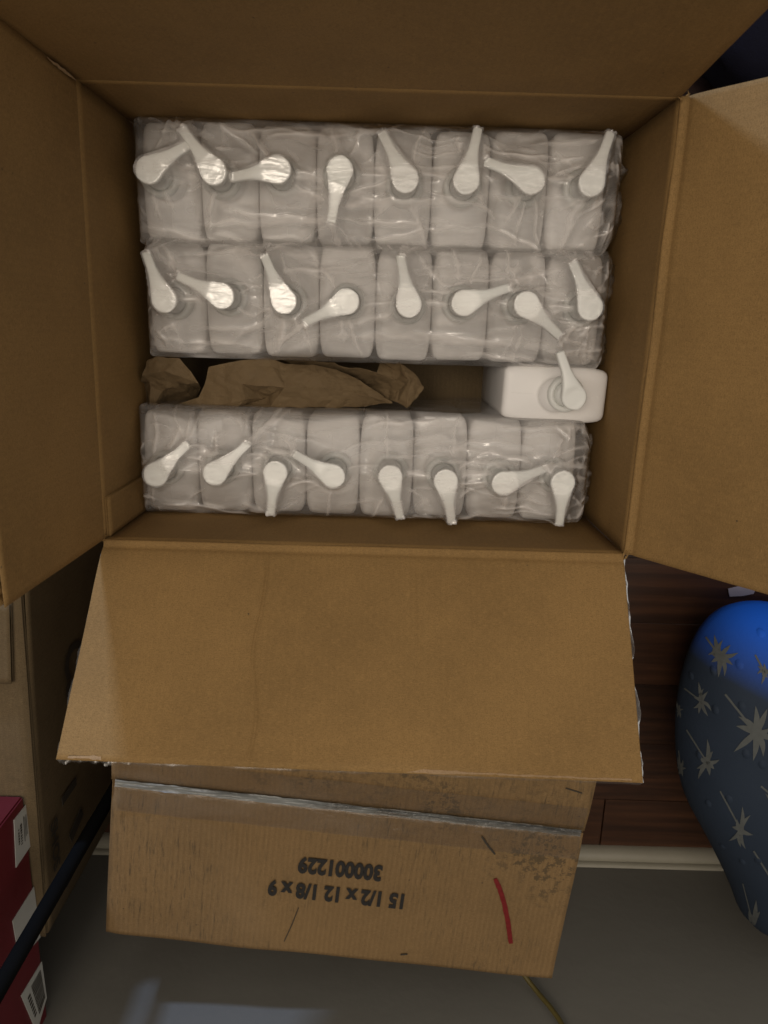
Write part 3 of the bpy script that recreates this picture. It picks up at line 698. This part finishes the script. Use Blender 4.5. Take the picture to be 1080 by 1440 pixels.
stroke('scuff_mark', [(420, 1275), (411, 1298), (400, 1322)], .0008, M['ink_faded'], tbx)
stroke('scuff_mark', [(795, 1107), (818, 1114)], .0011, M['ink_faded'], tbx)
# ------------------------------------------------------------------ tall box on the left, red box on it, black pole
XL = -.268; YF = -.535
lb = thing('printed_side_box', 'brown cardboard box with dark printed letters on its shaded side, under the red box', 'cardboard box', (-.44, -.33, 0))
Lc = [Vector((-.62, YF, H)), Vector((XL - .012, YF, H)), Vector((XL, -.10, H)), Vector((-.62, -.10, H))]
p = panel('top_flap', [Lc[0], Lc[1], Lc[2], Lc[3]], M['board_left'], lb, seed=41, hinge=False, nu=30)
for a, b in ((1, 2), (0, 1), (2, 3)):
    A, B = Lc[a] + Z1, Lc[b] + Z1
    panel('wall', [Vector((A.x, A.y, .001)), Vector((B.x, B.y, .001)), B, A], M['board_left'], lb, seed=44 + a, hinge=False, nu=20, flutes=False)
# loose flap end lying on top
q0, q1 = at(-30, 848, .010), at(12, 860, .010)
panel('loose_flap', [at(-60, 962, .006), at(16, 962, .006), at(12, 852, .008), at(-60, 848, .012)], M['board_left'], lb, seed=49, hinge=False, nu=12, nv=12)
SN = (Lc[2] - Lc[1]).cross(Vector((0, 0, 1))).normalized()
def side_pt(x, y_):
    d = ray(x, y_); return CP + d * ((Lc[1] - CP).dot(SN) / d.dot(SN))
def sidetext(text, a, b, name, hs=1.0, up=1, bold=.03):
    A, B = side_pt(*a), side_pt(*b); X = B - A
    Nf = SN if SN.x > 0 else -SN; Y = Nf.cross(X).normalized(); lettering(name, text, A + Vector((0, 0, 0)), X, Y, X.length, M['ink_faded'], lb, lift=.0022, bold=bold, hscale=hs)
sidetext('SHOS', (68, 1160), (73, 1228), 'printed_word', .9)
sidetext('CS', (88, 915), (92, 990), 'printed_word', 1.2)
for (a, b, wd) in (((84, 1128), (104, 1098), .008), ((96, 1180), (112, 1140), .012), ((100, 1215), (122, 1160), .010), ((90, 1245), (100, 1225), .006)):
    A, B = side_pt(*a), side_pt(*b); A.x += .0024; B.x += .0024
    V, Fs = ribbon([A, lerp(A, B, .5), B], wd, up=Vector((1, 0, 0)), t=.0004, jag=.3, seed=a[0]); obj('printed_bar', mesh_np('printed_bar', V, Fs, False), M['ink_faded'], lb)
XR = -.2860
rb = thing('red_shoe_box', 'dark red card box with white labels on its side, stacked on the brown side box', 'red box', (-.40, -.52, H + .001))
boxmesh('body', (-.52, -.70, H + .0012), (XR + .52, 0, 0), (0, .70 - .3885, 0), (0, 0, .098), M['red_box'], rb, .0015)
boxmesh('lid', (-.522, -.702, H + .100), (XR + .522 + .003, 0, 0), (0, .702 - .3865, 0), (0, 0, .030), M['red_box'], rb, .0015)
def lab(name, px, parent, bars):
    P = [atx(x, y_, XR + .0008) for x, y_ in px]
    V = [p for p in P] + [p - Vector((.0006, 0, 0)) for p in P]
    o = obj(name, mesh_np(name, V, [(0,1,2,3),(7,6,5,4),(0,4,5,1),(1,5,6,2),(2,6,7,3),(3,7,4,0)], False), M['label'], rb)
    P2 = [p + Vector((.0003, 0, 0)) for p in P]; V = []; Fs = []
    def q(u, v): return lerp(lerp(P2[0], P2[1], u), lerp(P2[3], P2[2], u), v)
    for (u0, u1, v0, v1) in bars:
        k = len(V); V += [q(u0, v0), q(u1, v0), q(u1, v1), q(u0, v1)]; Fs.append((k, k+1, k+2, k+3))
    if Fs: obj('label_print', mesh_np('label_print', V, Fs, False), M['ink_faded'], o)
rr = random.Random(4)
txt = [(rr.uniform(.15, .3), rr.uniform(.6, .9), v, v + .035) for v in (.15, .24, .33)] + [(.25 + .06 * i, .25 + .06 * i + rr.uniform(.02, .05), .5, .62) for i in range(8)] + [(.3 + .06 * i, .3 + .06 * i + rr.uniform(.02, .05), .7, .78) for i in range(6)]
lab('label', [(38, 1130), (43, 1190), (23, 1220), (20, 1153)], rb, txt)
lab('label', [(48, 1247), (57, 1318), (28, 1352), (18, 1295)], rb, [])
bc = []; u = .12
while u < .88: wv_ = rr.uniform(.015, .05); bc.append((.18 + 0, .86, 0, 0)); u += wv_ + .02; bc[-1] = (u - .02 - wv_, u - .02, .12, .62)
lab('label', [(59, 1352), (66, 1403), (52, 1452), (30, 1400)], rb, bc + [(.2 + .08 * i, .25 + .08 * i, .72, .86) for i in range(7)])
# black pole
pb = at(150, 1158, -.12)
V, Fs = lathe([(.0058, .001), (.0062, .004), (.0062, .20), (.0062, .42), (.0062, 1.1)], 24, -.2475, -.450)
tag(obj('black_pole', mesh_np('black_pole', V, Fs, True), M['black']), 'thin black upright pole standing between the red box and the printed box', 'pole')
# cable on the wall
cp = [aty(735, 1368, YW + .012), aty(746, 1383, YW + .006), aty(758, 1398, YW + .005), aty(772, 1414, YW + .005), aty(786, 1433, YW + .005), aty(800, 1458, YW + .005), aty(812, 1490, YW + .005)]
V = []; Fs = []
for i, p in enumerate(cp):
    d_ = (cp[min(i + 1, len(cp) - 1)] - cp[max(i - 1, 0)]).normalized(); a_ = d_.cross(Vector((0, 1, 0))).normalized(); b_ = a_.cross(d_)
    for k in range(10): an = 2 * math.pi * k / 10; V.append(p + (a_ * math.cos(an) + b_ * math.sin(an)) * .0024)
for i in range(len(cp) - 1):
    for k in range(10): Fs.append((i * 10 + k, i * 10 + (k + 1) % 10, (i + 1) * 10 + (k + 1) % 10, (i + 1) * 10 + k))
tag(obj('wall_cable', mesh_np('wall_cable', V, Fs, True), M['cable']), 'yellow-brown cable running up the grey wall behind the printed box', 'cable')

# ------------------------------------------------------------------ blue-grey pouf with palm print
zm = -.10
outl = [(1150, 870), (1110, 852), (1075, 845), (1045, 845), (1018, 853), (993, 874), (972, 908), (958, 950), (950, 1000), (949, 1050), (955, 1095), (969, 1132), (988, 1165), (1010, 1208), (1034, 1258), (1058, 1304), (1082, 1350)]
OP = [at(x, y_, zm) for x, y_ in outl]
cen = Vector((.475, -.415, zm + H))
far = [Vector((.56, -.600, zm + H)), Vector((.63, -.54, zm + H)), Vector((.66, -.44, zm + H)), Vector((.645, -.34, zm + H)), Vector((.58, -.25, zm + H)), Vector((.48, -.215, zm + H))]
ring = [p for p in OP if p.y > -.608] ; ring = ring + far
# resample the ring by angle
def smooth_ring(R_, n=96, it=6):
    pts = []
    m = len(R_)
    for i in range(n):
        t = i / n * m; k = int(t); f = t - k
        p0, p1_, p2_, p3 = R_[(k - 1) % m], R_[k % m], R_[(k + 1) % m], R_[(k + 2) % m]
        pts.append(.5 * ((2 * p1_) + (-p0 + p2_) * f + (2 * p0 - 5 * p1_ + 4 * p2_ - p3) * f * f + (-p0 + 3 * p1_ - 3 * p2_ + p3) * f ** 3))
    for _ in range(it): pts = [(pts[i - 1] + pts[i] * 2 + pts[(i + 1) % n]) / 4 for i in range(n)]
    return pts
RG = smooth_ring(ring); nR = len(RG)
pf = thing('patterned_pouf', 'rounded dark blue-grey pouf printed with grey palm trees, blue skylight painted over one end', 'pouf', (cen.x, cen.y, 0))
def pouf_pt(ti, s):   # s: -1 (floor) .. 0 (widest) .. 1 (top centre)
    i = int(ti) % nR; f = ti - int(ti); p = lerp(RG[i], RG[(i + 1) % nR], f)
    if s >= 0: k = math.cos(s * math.pi / 2) ** .62; z = zm + H + .085 * math.sin(s * math.pi / 2) ** 1.0
    else: k = 1 - .36 * (-s) ** 1.1; z = lerp(zm + H, .002, -s)
    q = cen + (p - cen) * k; q.z = z
    q.z += .0018 * noise.noise(Vector((q.x * 14, q.y * 14, 1))); return q
V = []; Fs = []; ss = [-1, -.9, -.7, -.45, -.2, 0, .06, .13, .2, .28, .36, .44, .52, .6, .68, .76, .84, .92, .97]
for s in ss:
    for i in range(nR): V.append(pouf_pt(i, s))
for j in range(len(ss) - 1):
    for i in range(nR): a = j * nR + i; b = j * nR + (i + 1) % nR; Fs.append((a, b, b + nR, a + nR))
Fs.append(tuple(range(nR))[::-1]); Fs.append(tuple(range((len(ss) - 1) * nR, len(ss) * nR)))
bodyo = obj('body', mesh_np('body', V, Fs, True), M['pouf'], pf)
from mathutils.bvhtree import BVHTree
bvh = BVHTree.FromPolygons([Vector(v) for v in V], Fs)
def on_pouf(x, y_):
    d = ray(x, y_).normalized(); h_ = bvh.ray_cast(CP, d)
    return (h_[0], h_[1]) if h_[0] is not None else (None, None)
def decal(name, polys, mat, lift=.0006):
    """flat print: polygons given as centre-line strokes laid on the pouf's surface"""
    V = []; Fs = []
    for (x0_, y0_, x1_, y1_, w0, w1, bend) in polys:
        prev = None; n = 9
        for i in range(n + 1):
            t = i / n; dx, dy = x1_ - x0_, y1_ - y0_; L_ = math.hypot(dx, dy); nx_, ny_ = -dy / L_, dx / L_
            bx = x0_ + dx * t + nx_ * bend * math.sin(math.pi * t); by = y0_ + dy * t + ny_ * bend * math.sin(math.pi * t)
            wv_ = lerp(w0, w1, t) * (1 if w0 < w1 * 1.01 and t < .9 else 1) * (1 - .0 * t)
            if w0 > 0 and w1 == 0: wv_ = w0 * (math.sin(math.pi * min(1, .25 + .75 * t))) + .15
            a = on_pouf(bx + nx_ * wv_, by + ny_ * wv_); b = on_pouf(bx - nx_ * wv_, by - ny_ * wv_)
            if a[0] is None or b[0] is None: prev = None; continue
            k = len(V); V += [a[0] + a[1] * lift, b[0] + b[1] * lift]
            if prev is not None: Fs.append((prev, prev + 1, k + 1, k))
            prev = k
    if Fs: obj(name, mesh_np(name, V, Fs, False), mat, pf)
def palm(cx_, cy_, r, tx, ty, n=8, seed=0, squash=1.0, rot=0.0):
    q = random.Random(seed); P_ = []
    for i in range(n):
        a = rot + 2 * math.pi * i / n + q.uniform(-.22, .22); L_ = r * q.uniform(.6, 1.2)
        dx, dy = math.cos(a) * L_ * squash, math.sin(a) * L_
        dx2, dy2 = dx * math.cos(rot) - dy * math.sin(rot) if False else dx, dy
        P_.append((cx_, cy_, cx_ + dx2, cy_ + dy2, r * .125 * (squash ** .5), 0, q.uniform(-5, 5) * squash))
    P_.append((tx, ty, cx_, cy_, 1.3 * squash + .3, 1.3 * squash + .4, 0))
    P_.append((cx_ - r * .25 * squash, cy_, cx_ + r * .25 * squash, cy_, r * .26, r * .26, 0))
    decal('palm_print', P_, M['palm'])
for a in ((1013, 923, 27, 993, 896, 10, 1, .85, 0), (987, 986, 24, 963, 968, 8, 2, .55, .3), (1063, 1030, 36, 1020, 976, 9, 3, .9, .5), (995, 1072, 30, 966, 1026, 8, 4, .55, .6), (1042, 1166, 28, 1013, 1112, 8, 5, .6, .2), (1075, 945, 17, 1062, 921, 7, 6, .8, .1),
          (1094, 1125, 22, 1070, 1105, 7, 7, .8, 0), (956, 1000, 16, 953, 988, 6, 8, .3, 0), (1060, 1300, 42, 1045, 1242, 7, 9, .38, 1.3), (1100, 1260, 30, 1060, 1196, 8, 10, .7, 0), (958, 1080, 24, 955, 1055, 6, 12, .3, 0)): palm(*a)
V = []; Fs = []
for (x, y_) in ((1040, 935), (1003, 943), (972, 950), (1043, 993), (1006, 998), (1049, 1060), (983, 1062), (1025, 1124), (1044, 1212), (1066, 1210), (996, 1130), (1016, 1190), (1072, 1075), (1070, 890)):
    p, nn = on_pouf(x, y_)
    if p is None: continue
    tg = Vector((1, .2, 0)); tg = (tg - nn * tg.dot(nn)).normalized(); bt = nn.cross(tg)
    st_ = []
    for j, (rad, hh) in enumerate(((.0036, .0001), (.0022, .0011), (.0008, .0014))):
        for i in range(8): an = 2 * math.pi * i / 8; st_.append(p + (tg * math.cos(an) * rad + bt * math.sin(an) * rad * 1.4) + nn * hh)
    k = len(V); V += st_
    for j in range(2):
        for i in range(8): Fs.append((k + j * 8 + i, k + j * 8 + (i + 1) % 8, k + (j + 1) * 8 + (i + 1) % 8, k + (j + 1) * 8 + i))
    Fs.append(tuple(k + 16 + i for i in range(8)))
k0 = 0
for s_i in range(len(V) // 24):
    v_ = V[s_i * 24:(s_i + 1) * 24]; f_ = [tuple(i - s_i * 24 for i in f) for f in Fs if s_i * 24 <= f[0] < (s_i + 1) * 24]
    obj('stud', mesh_np('stud', v_, f_, True), M['pouf'], pf)
# pale patch on the floor
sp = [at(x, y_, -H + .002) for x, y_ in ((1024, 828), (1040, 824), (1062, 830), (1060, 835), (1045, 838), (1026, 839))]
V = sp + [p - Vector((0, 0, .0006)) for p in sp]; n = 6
tag(obj('pale_patch', mesh_np('pale_patch', V, [tuple(range(n))[::-1], tuple(range(n, 2 * n))] + [(i, (i + 1) % n, n + (i + 1) % n, n + i) for i in range(n)], False), M['patch']), 'small pale patch on the wood floor between the box flap and pouf', 'paper scrap')
# dark bag behind the top right corner
bm = bmesh.new(); bmesh.ops.create_uvsphere(bm, u_segments=48, v_segments=24, radius=1)
for v in bm.verts:
    c = v.co.copy(); e = .6
    x, y_, z = [math.copysign(abs(t) ** e, t) for t in c]
    d = 1 + .06 * noise.noise(c * 2.3) + .03 * noise.noise(c * 7)
    v.co = Vector((.48 + x * .26 * d, .44 + y_ * .26 * d, max(.002, .07 + z * .075 * d)))
me = bpy.data.meshes.new('dark_bag'); bm.to_mesh(me); bm.free(); me.polygons.foreach_set('use_smooth', [True] * len(me.polygons))
tag(obj('dark_bag', me, M['navy']), 'near-black cloth bag on the floor behind the open box, top right corner', 'bag')
